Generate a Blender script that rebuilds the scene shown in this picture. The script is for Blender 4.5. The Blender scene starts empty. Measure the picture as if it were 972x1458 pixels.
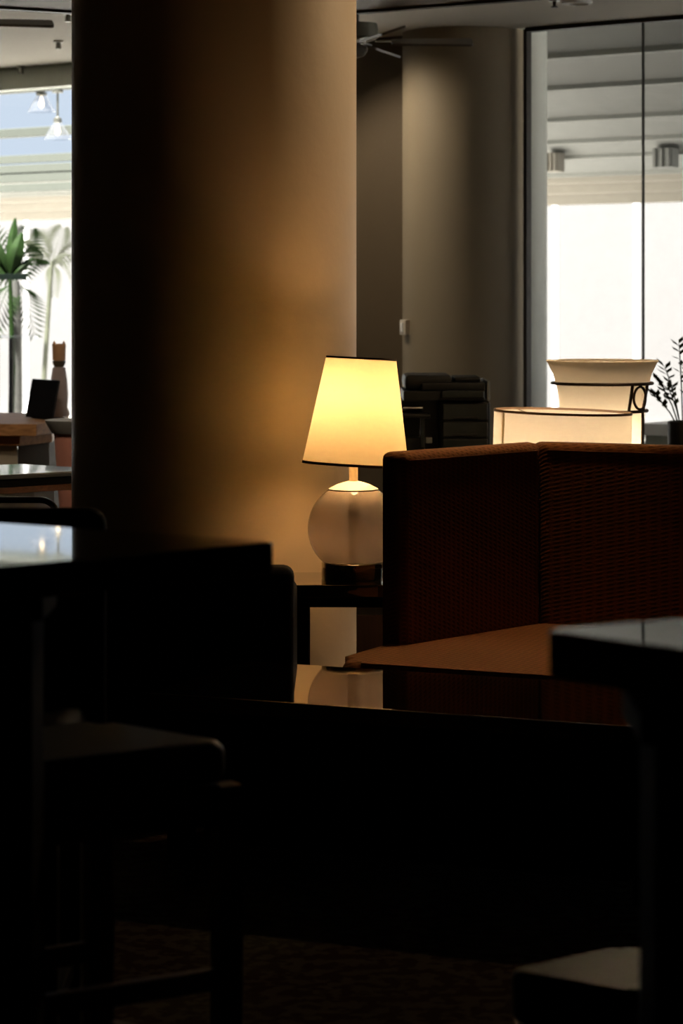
import bpy, bmesh, math, random
from mathutils import Vector, Matrix
random.seed(7)
SC = bpy.context.scene
COL = SC.collection
PI = math.pi
# ------------------------------------------------------------------ camera
F, HOR, EYE = 3442.0, 430.0, 1.37          # focal length (px of 1458), horizon row, eye height
cd = bpy.data.cameras.new('camera'); cam = bpy.data.objects.new('camera', cd); COL.objects.link(cam)
cam.location = (0, 0, EYE); cam.rotation_euler = (PI / 2, 0, 0)
cd.sensor_width = 36; cd.lens = F * 36 / 1458; cd.shift_y = -(729 - HOR) / 1458
cd.clip_start = 0.05; cd.clip_end = 300
cd.dof.use_dof = True; cd.dof.focus_distance = 7.15; cd.dof.aperture_fstop = 6.3
SC.camera = cam
SC.view_settings.view_transform = 'Standard'; SC.view_settings.look = 'None'
SC.view_settings.gamma = 1; SC.view_settings.use_curve_mapping = False
SC.view_settings.exposure = 0.0
# ------------------------------------------------------------------ sky and sun
W = bpy.data.worlds.new('sky'); SC.world = W; W.use_nodes = True
bg = W.node_tree.nodes['Background']
bg.inputs[0].default_value = (0.72, 0.84, 1.0, 1); bg.inputs[1].default_value = 0.95
sd = bpy.data.lights.new('sun', 'SUN'); sd.energy = 50.0; sd.angle = 0.02; sd.color = (1, 0.955, 0.88)
sun = bpy.data.objects.new('sun', sd); COL.objects.link(sun)
sun.rotation_euler = Vector((0.25, 0.33, -0.9)).to_track_quat('-Z', 'Y').to_euler()
LAMP_W, DRUM_W, URN_W, SPOT_W, SEAT_W, WIDE_W = 9.0, 7.0, 4.8, 90, 68, 62
# ------------------------------------------------------------------ helpers
def at(px, py, Y):
    """point at depth Y seen at photograph pixel (px, py)"""
    return Vector(((px - 486) / F * Y, Y, EYE + (HOR - py) / F * Y))
def on(px, py, z):
    """point on the horizontal plane z seen at pixel (px, py)"""
    Y = (EYE - z) * F / (py - HOR)
    return Vector(((px - 486) / F * Y, Y, z))

def mat(name, col, rough=0.6, metal=0.0, spec=0.5, coat=0.0, ior=1.5, var=0.12, scale=9.0, bump=0.0, bscale=60.0, trans=0.0):
    m = bpy.data.materials.new(name); m.use_nodes = True
    nt = m.node_tree; p = nt.nodes['Principled BSDF']
    p.inputs['Roughness'].default_value = rough; p.inputs['Metallic'].default_value = metal
    p.inputs['Specular IOR Level'].default_value = spec; p.inputs['IOR'].default_value = ior
    p.inputs['Coat Weight'].default_value = coat
    tc = nt.nodes.new('ShaderNodeTexCoord')
    no = nt.nodes.new('ShaderNodeTexNoise'); no.inputs['Scale'].default_value = scale; no.inputs['Detail'].default_value = 4
    nt.links.new(tc.outputs['Object'], no.inputs['Vector'])
    cr = nt.nodes.new('ShaderNodeValToRGB')
    cr.color_ramp.elements[0].position = 0.3; cr.color_ramp.elements[1].position = 0.7
    cr.color_ramp.elements[0].color = tuple(c * (1 - var) for c in col) + (1,)
    cr.color_ramp.elements[1].color = tuple(min(1, c * (1 + var)) for c in col) + (1,)
    nt.links.new(no.outputs['Fac'], cr.inputs['Fac']); nt.links.new(cr.outputs['Color'], p.inputs['Base Color'])
    if bump:
        n2 = nt.nodes.new('ShaderNodeTexNoise'); n2.inputs['Scale'].default_value = bscale; n2.inputs['Detail'].default_value = 3
        nt.links.new(tc.outputs['Object'], n2.inputs['Vector'])
        b = nt.nodes.new('ShaderNodeBump'); b.inputs['Strength'].default_value = bump; b.inputs['Distance'].default_value = 0.01
        nt.links.new(n2.outputs['Fac'], b.inputs['Height']); nt.links.new(b.outputs['Normal'], p.inputs['Normal'])
    return m

def wood(name, col, rough=0.35, stretch=(1, 12, 12), coat=0.2):
    m = mat(name, col, rough, coat=coat)
    nt = m.node_tree; p = nt.nodes['Principled BSDF']
    tc = nt.nodes.new('ShaderNodeTexCoord'); mp = nt.nodes.new('ShaderNodeMapping'); mp.inputs['Scale'].default_value = stretch
    no = nt.nodes.new('ShaderNodeTexNoise'); no.inputs['Scale'].default_value = 5; no.inputs['Detail'].default_value = 6; no.inputs['Distortion'].default_value = 1.2
    cr = nt.nodes.new('ShaderNodeValToRGB')
    cr.color_ramp.elements[0].position = 0.3; cr.color_ramp.elements[1].position = 0.72
    cr.color_ramp.elements[0].color = tuple(c * 0.62 for c in col) + (1,); cr.color_ramp.elements[1].color = tuple(min(1, c * 1.2) for c in col) + (1,)
    nt.links.new(tc.outputs['Object'], mp.inputs['Vector']); nt.links.new(mp.outputs['Vector'], no.inputs['Vector'])
    nt.links.new(no.outputs['Fac'], cr.inputs['Fac']); nt.links.new(cr.outputs['Color'], p.inputs['Base Color'])
    return m

def fabric(name, col, pitch=0.0125):
    """woven upholstery with a small stitched grid"""
    m = mat(name, col, 0.9, spec=0.15, var=0.2, scale=4)
    nt = m.node_tree; p = nt.nodes['Principled BSDF']; L = nt.links
    tc = nt.nodes.new('ShaderNodeTexCoord'); sx = nt.nodes.new('ShaderNodeSeparateXYZ'); L.new(tc.outputs['Object'], sx.inputs[0])
    def mth(op, a, b=None):
        n = nt.nodes.new('ShaderNodeMath'); n.operation = op
        for i, v in enumerate((a, b)):
            if v is None: continue
            if isinstance(v, (int, float)): n.inputs[i].default_value = v
            else: L.new(v, n.inputs[i])
        return n.outputs[0]
    k = 2 * PI / pitch
    diag = mth('ADD', mth('MULTIPLY', sx.outputs['X'], 1.0), mth('MULTIPLY', sx.outputs['Y'], 0.55))
    a = mth('SINE', mth('MULTIPLY', diag, k * 0.55))
    across = mth('ADD', sx.outputs['Z'], mth('MULTIPLY', sx.outputs['Y'], 0.5))
    b = mth('SINE', mth('MULTIPLY', across, k))
    g = mth('MULTIPLY', mth('ADD', a, 1.0), mth('ADD', b, 1.0))           # 0..4 dots in a grid
    no = nt.nodes.new('ShaderNodeTexNoise'); no.inputs['Scale'].default_value = 220
    L.new(tc.outputs['Object'], no.inputs['Vector'])
    h = mth('ADD', mth('MULTIPLY', g, 0.25), mth('MULTIPLY', no.outputs['Fac'], 0.8))
    cr = nt.nodes.new('ShaderNodeValToRGB')
    cr.color_ramp.elements[0].position = 0.25; cr.color_ramp.elements[1].position = 1.0
    cr.color_ramp.elements[0].color = tuple(c * 1.15 for c in col) + (1,); cr.color_ramp.elements[1].color = tuple(c * 0.62 for c in col) + (1,)
    L.new(h, cr.inputs['Fac']); L.new(cr.outputs['Color'], p.inputs['Base Color'])
    bu = nt.nodes.new('ShaderNodeBump'); bu.inputs['Strength'].default_value = 0.3; bu.inputs['Distance'].default_value = 0.002; bu.invert = True
    L.new(h, bu.inputs['Height']); L.new(bu.outputs['Normal'], p.inputs['Normal'])
    return m

def shade_mat(name, col, tr=0.6):
    m = bpy.data.materials.new(name); m.use_nodes = True
    nt = m.node_tree; nt.nodes.clear(); L = nt.links
    out = nt.nodes.new('ShaderNodeOutputMaterial'); mx = nt.nodes.new('ShaderNodeMixShader'); mx.inputs[0].default_value = tr
    d = nt.nodes.new('ShaderNodeBsdfDiffuse'); t = nt.nodes.new('ShaderNodeBsdfTranslucent')
    tc = nt.nodes.new('ShaderNodeTexCoord'); mp = nt.nodes.new('ShaderNodeMapping'); mp.inputs['Scale'].default_value = (1, 1, 3)
    no = nt.nodes.new('ShaderNodeTexNoise'); no.inputs['Scale'].default_value = 30; no.inputs['Detail'].default_value = 5
    cr = nt.nodes.new('ShaderNodeValToRGB')
    cr.color_ramp.elements[0].color = tuple(c * 0.93 for c in col) + (1,); cr.color_ramp.elements[1].color = tuple(col) + (1,)
    L.new(tc.outputs['Object'], mp.inputs[0]); L.new(mp.outputs[0], no.inputs['Vector']); L.new(no.outputs['Fac'], cr.inputs[0])
    L.new(cr.outputs[0], d.inputs[0]); L.new(cr.outputs[0], t.inputs[0])
    L.new(d.outputs[0], mx.inputs[1]); L.new(t.outputs[0], mx.inputs[2]); L.new(mx.outputs[0], out.inputs[0])
    return m

def clear_glass(name, tint=(1, 1, 1), haze=0.0, hazecol=(0.8, 0.8, 0.8), ior=1.45, rough=0.0):
    """thin clear glass: lets light straight through, mirrors at grazing angles, optional milky haze"""
    m = bpy.data.materials.new(name); m.use_nodes = True
    nt = m.node_tree; nt.nodes.clear(); L = nt.links
    out = nt.nodes.new('ShaderNodeOutputMaterial')
    tr = nt.nodes.new('ShaderNodeBsdfTransparent'); tr.inputs[0].default_value = tuple(tint) + (1,)
    gl = nt.nodes.new('ShaderNodeBsdfGlossy'); gl.inputs['Roughness'].default_value = rough
    lw = nt.nodes.new('ShaderNodeLayerWeight'); lw.inputs['Blend'].default_value = 0.5      # Schlick: same from both sides of the pane
    f0 = ((ior - 1) / (ior + 1)) ** 2
    pw = nt.nodes.new('ShaderNodeMath'); pw.operation = 'POWER'; pw.inputs[1].default_value = 5; L.new(lw.outputs['Facing'], pw.inputs[0])
    fr = nt.nodes.new('ShaderNodeMath'); fr.operation = 'MULTIPLY_ADD'; fr.inputs[1].default_value = 1 - f0; fr.inputs[2].default_value = f0; L.new(pw.outputs[0], fr.inputs[0])
    base = tr.outputs[0]
    if haze:
        df = nt.nodes.new('ShaderNodeBsdfDiffuse'); df.inputs[0].default_value = tuple(hazecol) + (1,)
        tl = nt.nodes.new('ShaderNodeBsdfTranslucent'); tl.inputs[0].default_value = tuple(hazecol) + (1,)
        h0 = nt.nodes.new('ShaderNodeMixShader'); h0.inputs[0].default_value = 0.5
        L.new(df.outputs[0], h0.inputs[1]); L.new(tl.outputs[0], h0.inputs[2])
        h = nt.nodes.new('ShaderNodeMixShader'); h.inputs[0].default_value = haze
        L.new(base, h.inputs[1]); L.new(h0.outputs[0], h.inputs[2]); base = h.outputs[0]
    mx = nt.nodes.new('ShaderNodeMixShader')
    L.new(fr.outputs[0], mx.inputs[0]); L.new(base, mx.inputs[1]); L.new(gl.outputs[0], mx.inputs[2]); L.new(mx.outputs[0], out.inputs[0])
    return m

class MB:
    """collects shapes for ONE mesh object"""
    def __init__(s): s.bm = bmesh.new(); s.flat = False
    def _xf(s, verts, M):
        if M is not None: bmesh.ops.transform(s.bm, matrix=M, verts=verts)
    def box(s, c, d, bev=0.0, rot=(0, 0, 0), seg=2):
        s.flat = True
        r = bmesh.ops.create_cube(s.bm, size=1.0); vs = r['verts']
        bmesh.ops.scale(s.bm, vec=d, verts=vs)
        if bev:
            es = list({e for v in vs for e in v.link_edges})
            q = bmesh.ops.bevel(s.bm, geom=es, offset=min(bev, min(d) * 0.49), segments=seg, profile=0.5, affect='EDGES')
            vs = list({v for f in q['faces'] for v in f.verts} | {v for v in vs if v.is_valid})
        from mathutils import Euler
        s._xf(vs, Matrix.Translation(c) @ Euler(rot).to_matrix().to_4x4())
        return s
    def prism(s, poly, z0, z1, bev=0.0, seg=3):
        s.flat = True; n = len(poly)
        a = sum(poly[i][0] * poly[(i + 1) % n][1] - poly[(i + 1) % n][0] * poly[i][1] for i in range(n))
        if a < 0: poly = poly[::-1]
        lo = [s.bm.verts.new((p[0], p[1], z0)) for p in poly]; hi = [s.bm.verts.new((p[0], p[1], z1)) for p in poly]
        fs = [s.bm.faces.new(lo[::-1]), s.bm.faces.new(hi)]
        for i in range(n): fs.append(s.bm.faces.new((lo[i], lo[(i + 1) % n], hi[(i + 1) % n], hi[i])))
        if bev:
            es = list({e for f in fs[:2] for e in f.edges} | ({e for f in fs for e in f.edges} if n <= 6 else set()))
            bmesh.ops.bevel(s.bm, geom=es, offset=bev, segments=seg, profile=0.5, affect='EDGES')
        return s
    def lathe(s, prof, seg=40, c=(0, 0, 0), close=False, M=None):
        rings = []; vs = []
        for r, z in prof:
            if r < 1e-5: ring = [s.bm.verts.new((0, 0, z))]
            else: ring = [s.bm.verts.new((r * math.cos(2 * PI * i / seg), r * math.sin(2 * PI * i / seg), z)) for i in range(seg)]
            rings.append(ring); vs += ring
        pairs = list(zip(rings, rings[1:])) + ([(rings[-1], rings[0])] if close else [])
        for A, B in pairs:
            for i in range(seg):
                j = (i + 1) % seg
                q = [A[i % len(A)], A[j % len(A)], B[j % len(B)], B[i % len(B)]]
                q = list(dict.fromkeys(q))
                if len(q) > 2:
                    try: s.bm.faces.new(q)
                    except ValueError: pass
        s._xf(vs, Matrix.Translation(c) @ (M or Matrix.Identity(4)))
        return s
    def tube(s, pts, r, seg=10, closed=False):
        pts = [Vector(p) for p in pts]; n = len(pts)
        rs = r if isinstance(r, (list, tuple)) else [r] * n
        rings = []; up = None
        for i, p in enumerate(pts):
            t = (pts[(i + 1) % n] - pts[i - 1]) if closed else (pts[min(i + 1, n - 1)] - pts[max(i - 1, 0)])
            t.normalize()
            if up is None: up = t.orthogonal().normalized()
            up = (up - t * up.dot(t)).normalized(); w = t.cross(up)
            rings.append([s.bm.verts.new(p + (up * math.cos(2 * PI * k / seg) + w * math.sin(2 * PI * k / seg)) * rs[i]) for k in range(seg)])
        for i in range(n if closed else n - 1):
            A, B = rings[i], rings[(i + 1) % n]
            for k in range(seg): s.bm.faces.new((A[k], A[(k + 1) % seg], B[(k + 1) % seg], B[k]))
        if not closed:
            s.bm.faces.new(rings[0][::-1]); s.bm.faces.new(rings[-1])
        return s
    def quad(s, *ps):
        s.bm.faces.new([s.bm.verts.new(p) for p in ps]); return s
    def build(s, name, m, parent=None, loc=None, rot=None, sharp=0.6):
        bmesh.ops.recalc_face_normals(s.bm, faces=s.bm.faces[:])
        me = bpy.data.meshes.new(name); s.bm.to_mesh(me); s.bm.free(); me.materials.append(m)
        me.polygons.foreach_set('use_smooth', [True] * len(me.polygons))
        try: me.set_sharp_from_angle(angle=sharp)
        except Exception: pass
        o = bpy.data.objects.new(name, me); COL.objects.link(o)
        if s.flat:                                                 # keep big faces truly flat beside their small bevels
            w = o.modifiers.new('weighted_normal', 'WEIGHTED_NORMAL'); w.weight = 100; w.keep_sharp = True
        if parent: o.parent = parent
        if loc: o.location = loc
        if rot: o.rotation_euler = rot
        return o

def thing(name, label, cat, loc=(0, 0, 0), rz=0.0, group=None):
    o = bpy.data.objects.new(name, None); COL.objects.link(o); o.empty_display_size = 0.1
    o.location = loc; o.rotation_euler = (0, 0, rz); o['label'] = label; o['category'] = cat
    if group: o['group'] = group
    return o
def tag(o, label, cat, group=None):
    o['label'] = label; o['category'] = cat
    if group: o['group'] = group
    return o
def struct(o, label=None):
    o['kind'] = 'structure'
    if label: o['label'] = label
    return o
def copy_tree(o, parent=None):
    c = o.copy(); COL.objects.link(c)
    if parent: c.parent = parent
    for ch in list(o.children): copy_tree(ch, c)
    return c
def rounded(poly, r, n=6):
    """plan polygon with rounded corners"""
    out = []; k = len(poly)
    rr = r if isinstance(r, (list, tuple)) else [r] * k
    for i in range(k):
        p = Vector(poly[i][:2]); a = (Vector(poly[i - 1][:2]) - p).normalized(); b = (Vector(poly[(i + 1) % k][:2]) - p).normalized()
        if rr[i] <= 0: out.append(tuple(p)); continue
        ang = a.angle(b); d = rr[i] / math.tan(ang / 2)
        c = p + (a + b).normalized() * (rr[i] / math.sin(ang / 2))
        s, e = p + a * d - c, p + b * d - c
        a0 = math.atan2(s.y, s.x); a1 = math.atan2(e.y, e.x); da = (a1 - a0 + PI) % (2 * PI) - PI
        for q in range(n + 1):
            t = a0 + da * q / n; out.append((c.x + rr[i] * math.cos(t), c.y + rr[i] * math.sin(t)))
    return out
def point_light(name, loc, watts, col, radius, parent):
    l = bpy.data.lights.new(name, 'POINT'); l.energy = watts; l.color = col; l.shadow_soft_size = radius
    o = bpy.data.objects.new(name, l); COL.objects.link(o); o.location = loc; o.parent = parent
    return o

# ------------------------------------------------------------------ materials
M = {}
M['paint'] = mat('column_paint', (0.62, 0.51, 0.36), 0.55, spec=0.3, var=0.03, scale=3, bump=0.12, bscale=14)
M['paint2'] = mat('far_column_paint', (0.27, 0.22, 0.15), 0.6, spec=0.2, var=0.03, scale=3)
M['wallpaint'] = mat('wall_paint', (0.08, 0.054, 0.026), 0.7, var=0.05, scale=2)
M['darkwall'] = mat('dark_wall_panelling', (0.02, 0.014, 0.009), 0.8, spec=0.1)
M['ceil'] = mat('ceiling_plaster', (0.64, 0.60, 0.52), 0.8, spec=0.2, var=0.03, scale=1.5)
M['ceillow'] = wood('ceiling_brown_boards', (0.15, 0.10, 0.055), 0.6, coat=0)
M['darktrim'] = mat('dark_trim', (0.025, 0.02, 0.014), 0.5)
M['header'] = mat('grey_green_metal', (0.72, 0.78, 0.68), 0.5, var=0.04)
M['blackgloss'] = mat('black_lacquer', (0.006, 0.005, 0.004), 0.04, spec=0.7, coat=1.0, ior=1.6, var=0.1)
M['tabletop'] = mat('polished_dark_table', (0.006, 0.006, 0.006), 0.05, spec=0.7, coat=0.6, ior=1.6, var=0.1)
M['blackwood'] = mat('black_stained_wood', (0.006, 0.005, 0.004), 0.75, var=0.2, spec=0.08)
M['redwood'] = wood('dark_red_wood', (0.045, 0.016, 0.009), 0.4, (12, 12, 1))
M['vinyl'] = mat('dark_green_vinyl', (0.026, 0.029, 0.022), 0.45, spec=0.4, var=0.1, bump=0.1, bscale=120)
M['leather'] = mat('black_leather', (0.005, 0.0045, 0.004), 0.65, spec=0.1, var=0.2, bump=0.15, bscale=150)
M['fabric'] = fabric('brown_woven_upholstery', (0.20, 0.082, 0.030))
M['piping'] = mat('brown_piping', (0.14, 0.06, 0.03), 0.8, spec=0.2)
M['shade'] = shade_mat('cream_lamp_shade_cloth', (0.90, 0.82, 0.56), 0.24)
M['drum'] = shade_mat('ivory_drum_shade_cloth', (0.92, 0.82, 0.66), 0.45)
M['alabaster'] = shade_mat('frosted_alabaster_glass', (0.88, 0.80, 0.66), 0.45)
M['band'] = mat('brown_ribbon', (0.16, 0.09, 0.045), 0.7)
M['nickel'] = mat('brushed_nickel', (0.75, 0.70, 0.60), 0.22, 1.0, var=0.05)
M['satin'] = mat('satin_champagne_metal', (0.72, 0.62, 0.48), 0.4, 0.15, var=0.03)
M['chrome'] = mat('dark_polished_metal', (0.30, 0.28, 0.25), 0.06, 1.0, var=0.05)
M['globe'] = clear_glass('smoky_globe_glass', (0.86, 0.79, 0.76), 0.37, (0.88, 0.80, 0.76), 1.5, 0.02)
M['tube'] = mat('grey_inner_tube', (0.42, 0.36, 0.31), 0.4)
M['bulb'] = bpy.data.materials.new('lit_bulb'); M['bulb'].use_nodes = True
_n = M['bulb'].node_tree; _n.nodes.clear()
_o = _n.nodes.new('ShaderNodeOutputMaterial'); _x = _n.nodes.new('ShaderNodeMixShader'); _x.inputs[0].default_value = 0.35
_t = _n.nodes.new('ShaderNodeBsdfTransparent'); _e = _n.nodes.new('ShaderNodeEmission'); _e.inputs[0].default_value = (1, 0.72, 0.40, 1); _e.inputs[1].default_value = 8
_n.links.new(_t.outputs[0], _x.inputs[1]); _n.links.new(_e.outputs[0], _x.inputs[2]); _n.links.new(_x.outputs[0], _o.inputs[0])
M['iron'] = mat('dark_wrought_iron', (0.035, 0.022, 0.015), 0.5, 0.6)
M['glass'] = clear_glass('window_glass', (0.97, 0.975, 0.975), 0, ior=1.35)
M['pglass'] = clear_glass('pendant_glass', (0.92, 0.93, 0.95), 0.04, (0.9, 0.92, 0.95))
M['copier'] = mat('charcoal_plastic', (0.014, 0.018, 0.017), 0.5, spec=0.25, var=0.05)
M['copierdark'] = mat('black_plastic', (0.008, 0.009, 0.009), 0.5, spec=0.3)
M['copiergrey'] = mat('grey_plastic', (0.22, 0.24, 0.23), 0.5)
M['paper'] = mat('white_paper', (0.75, 0.77, 0.74), 0.7, var=0.02)
M['fan'] = mat('brown_fan_blade', (0.09, 0.065, 0.045), 0.45, var=0.1)
M['fanmetal'] = mat('fan_pewter', (0.25, 0.25, 0.22), 0.3, 0.8)
M['white'] = mat('white_plastic', (0.80, 0.79, 0.75), 0.5, var=0.03)
M['ivory'] = mat('ivory_plastic', (0.55, 0.48, 0.38), 0.5, var=0.03)
M['desk'] = wood('honey_wood', (0.42, 0.20, 0.08), 0.5, (2, 10, 10), 0.0); M['desk'].node_tree.nodes['Principled BSDF'].inputs['Specular IOR Level'].default_value = 0.15
M['deskbody'] = mat('beige_laminate', (0.34, 0.28, 0.20), 0.5)
M['umber'] = mat('dark_umber_laminate', (0.05, 0.035, 0.02), 0.7, spec=0.1)
M['brownwood'] = wood('reddish_brown_wood', (0.20, 0.08, 0.035), 0.3, (2, 10, 10))
M['greyglass'] = mat('grey_table_glass', (0.10, 0.105, 0.10), 0.16, spec=0.7, coat=0.6, var=0.04)
M['terracotta'] = mat('pink_terracotta', (0.42, 0.17, 0.12), 0.6, var=0.1)
M['stone'] = mat('grey_stone', (0.26, 0.245, 0.22), 0.6)
M['screen'] = mat('black_screen', (0.004, 0.004, 0.005), 0.25, spec=0.3)
M['tan'] = mat('tan_wood', (0.62, 0.33, 0.16), 0.6)
M['mauve'] = mat('mauve_glaze', (0.46, 0.36, 0.33), 0.45)
M['olive'] = mat('olive_glaze', (0.10, 0.08, 0.045), 0.6)
M['steel'] = mat('steel_tube', (0.30, 0.28, 0.24), 0.25, 0.9)
M['leaf'] = mat('deep_green_leaf', (0.010, 0.024, 0.005), 0.6, spec=0.1, var=0.35, scale=14)
M['leafhaze'] = mat('haze_paled_leaf', (0.06, 0.066, 0.043), 0.6, var=0.2, scale=14)  # haze over the farther palm put into its leaf colour
M['leafdark'] = mat('dark_indoor_leaf', (0.02, 0.035, 0.014), 0.4, var=0.3)
M['trunk'] = mat('grey_palm_trunk', (0.05, 0.05, 0.045), 0.8, var=0.25, scale=40, bump=0.3, bscale=50)
M['pot'] = mat('black_pot', (0.010, 0.011, 0.010), 0.4)
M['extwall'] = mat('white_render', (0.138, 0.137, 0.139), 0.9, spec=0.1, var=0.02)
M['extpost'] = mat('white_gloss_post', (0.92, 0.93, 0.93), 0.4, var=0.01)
M['extgrey'] = mat('pale_grey_green_paint', (0.30, 0.32, 0.29), 0.6, var=0.03)
M['extpipe'] = mat('pale_pipe_paint', (0.74, 0.76, 0.71), 0.5, var=0.02)
M['soffit'] = mat('grey_soffit_paint', (0.245, 0.248, 0.236), 0.7, var=0.03)
M['cream'] = mat('cream_board_paint', (0.34, 0.315, 0.27), 0.7, var=0.03)
M['beam'] = mat('pale_beam_paint', (0.27, 0.275, 0.255), 0.7, var=0.03)
M['concrete'] = mat('pale_paving', (0.48, 0.465, 0.43), 0.85, var=0.08)
M['pergola'] = mat('grey_green_steel_beam', (0.060, 0.067, 0.056), 0.6, var=0.03)
M['darkgreen'] = mat('dark_green_metal', (0.0035, 0.007, 0.005), 0.7, spec=0.05)

def carpet_material():
    m = mat('patterned_carpet', (0.03, 0.018, 0.01), 0.95, spec=0.05)
    nt = m.node_tree; p = nt.nodes['Principled BSDF']; L = nt.links
    tc = nt.nodes.new('ShaderNodeTexCoord')
    v = nt.nodes.new('ShaderNodeTexVoronoi'); v.inputs['Scale'].default_value = 2.6; v.inputs['Randomness'].default_value = 0.7
    L.new(tc.outputs['Object'], v.inputs['Vector'])
    ns = nt.nodes.new('ShaderNodeTexNoise'); ns.inputs['Scale'].default_value = 26; ns.inputs['Detail'].default_value = 2; L.new(tc.outputs['Object'], ns.inputs['Vector'])
    c1 = nt.nodes.new('ShaderNodeValToRGB'); e = c1.color_ramp.elements
    e[0].position = 0.2; e[0].color = (0.10, 0.09, 0.05, 1); e[1].position = 0.5; e[1].color = (0.040, 0.013, 0.007, 1)
    L.new(v.outputs['Distance'], c1.inputs[0])
    c2 = nt.nodes.new('ShaderNodeValToRGB'); e = c2.color_ramp.elements
    e[0].position = 0.47; e[0].color = (0.028, 0.010, 0.005, 1); e[1].position = 0.55; e[1].color = (0.10, 0.09, 0.05, 1)
    L.new(ns.outputs['Fac'], c2.inputs[0])
    mx = nt.nodes.new('ShaderNodeMixRGB'); mx.inputs[0].default_value = 0.5
    L.new(c1.outputs[0], mx.inputs[1]); L.new(c2.outputs[0], mx.inputs[2]); L.new(mx.outputs[0], p.inputs['Base Color'])
    n2 = nt.nodes.new('ShaderNodeTexNoise'); n2.inputs['Scale'].default_value = 300
    L.new(tc.outputs['Object'], n2.inputs['Vector'])
    b = nt.nodes.new('ShaderNodeBump'); b.inputs['Strength'].default_value = 0.4; b.inputs['Distance'].default_value = 0.006
    L.new(n2.outputs['Fac'], b.inputs['Height']); L.new(b.outputs['Normal'], p.inputs['Normal'])
    return m
M['carpet'] = carpet_material()

# ------------------------------------------------------------------ the setting: room shell
U = Vector((0.7992, -0.6010)); N = Vector((0.6010, 0.7992))       # along and out of the glazed facade
FAC = Vector((0, 14.27)); FROT = math.atan2(U.y, U.x)
def glaz(x): return 14.268 - 0.752 * x
def fs(x): return x / U.x                                          # facade coordinate of the glazing point at world x
XL, XR, YB = -5.2, 5.2, -1.6
LOW, HIGH = 2.75, 2.90
edge = [(XL, 9.4), (-1.593, 11.28), (-1.274, 11.45), (-0.6, 11.75), (0.073, 11.45), (0.67, 11.05), (XR, 8.0)]
struct(MB().prism([(XL, YB), (XR, YB), (XR, glaz(XR)), (XL, glaz(XL))], -0.1, 0).build('floor', M['carpet']))
struct(MB().prism([(XL, YB)] + edge + [(XR, YB)], LOW, 3.15).build('ceiling', M['ceillow']))
struct(MB().prism(edge + [(XR, glaz(XR)), (XL, glaz(XL))], HIGH, 3.15).build('ceiling', M['ceil']))
tr = MB()
for a, b in zip(edge, edge[1:]):
    a, b = Vector(a), Vector(b); d = (b - a).normalized(); n = Vector((-d.y, d.x))
    tr.prism([a, b, b + n * 0.05, a + n * 0.05], LOW - 0.012, LOW + 0.03)
struct(tr.build('trim_1', M['darktrim']))
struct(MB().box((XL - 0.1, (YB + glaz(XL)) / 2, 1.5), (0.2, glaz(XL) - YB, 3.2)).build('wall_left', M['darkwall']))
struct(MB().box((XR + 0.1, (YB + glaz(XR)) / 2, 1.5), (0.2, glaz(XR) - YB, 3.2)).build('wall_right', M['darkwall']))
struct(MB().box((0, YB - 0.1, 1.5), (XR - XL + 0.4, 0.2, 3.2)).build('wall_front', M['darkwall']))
def facade(name): 
    o = bpy.data.objects.new(name, None); COL.objects.link(o); o.location = (FAC.x, FAC.y, 0); o.rotation_euler = (0, 0, FROT)
    return o
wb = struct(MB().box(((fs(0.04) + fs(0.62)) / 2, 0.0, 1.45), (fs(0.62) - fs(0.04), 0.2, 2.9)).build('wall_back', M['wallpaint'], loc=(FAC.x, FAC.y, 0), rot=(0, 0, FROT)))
bb = struct(MB().box(((fs(0.04) + fs(0.40)) / 2, -0.11, 0.05), (fs(0.40) - fs(0.04), 0.02, 0.1), 0.004).build('baseboard_back', M['redwood'], loc=(FAC.x, FAC.y, 0), rot=(0, 0, FROT)))
# big round column near the lamp, slimmer round column on the facade
BC = Vector((-0.423, 8.05)); BR = 0.4725
def big_column():
    mb = MB(); prof = [(BR, 0.0), (BR, LOW)]
    mb.lathe([(0, 0)] + prof + [(0, LOW)], 96)
    return mb.build('column', M['paint'], loc=(BC.x, BC.y, 0))
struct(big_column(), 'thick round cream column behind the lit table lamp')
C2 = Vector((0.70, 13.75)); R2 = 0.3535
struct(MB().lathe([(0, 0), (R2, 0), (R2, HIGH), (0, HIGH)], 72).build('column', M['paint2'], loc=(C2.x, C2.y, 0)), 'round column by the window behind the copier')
# left glazing
w1 = struct(facade('window_1'))
sL, sR = fs(XL), fs(0.04)
MB().box(((sL + sR) / 2, 0, 2.83), (sR - sL, 0.12, 0.14), 0.006).build('window_header', M['header'], w1)
MB().box(((sL + sR) / 2, 0, 0.03), (sR - sL, 0.10, 0.06), 0.006).build('window_sill', M['header'], w1)
n = 4
for i in range(n):
    a = sL + (sR - sL) * i / n; b = sL + (sR - sL) * (i + 1) / n
    MB().box(((a + b) / 2, 0, 1.41), (b - a - 0.012, 0.012, 2.70)).build('pane', M['glass'], w1)
    if i: MB().box((a, 0, 1.41), (0.012, 0.02, 2.70)).build('pane_joint', M['header'], w1)
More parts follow.
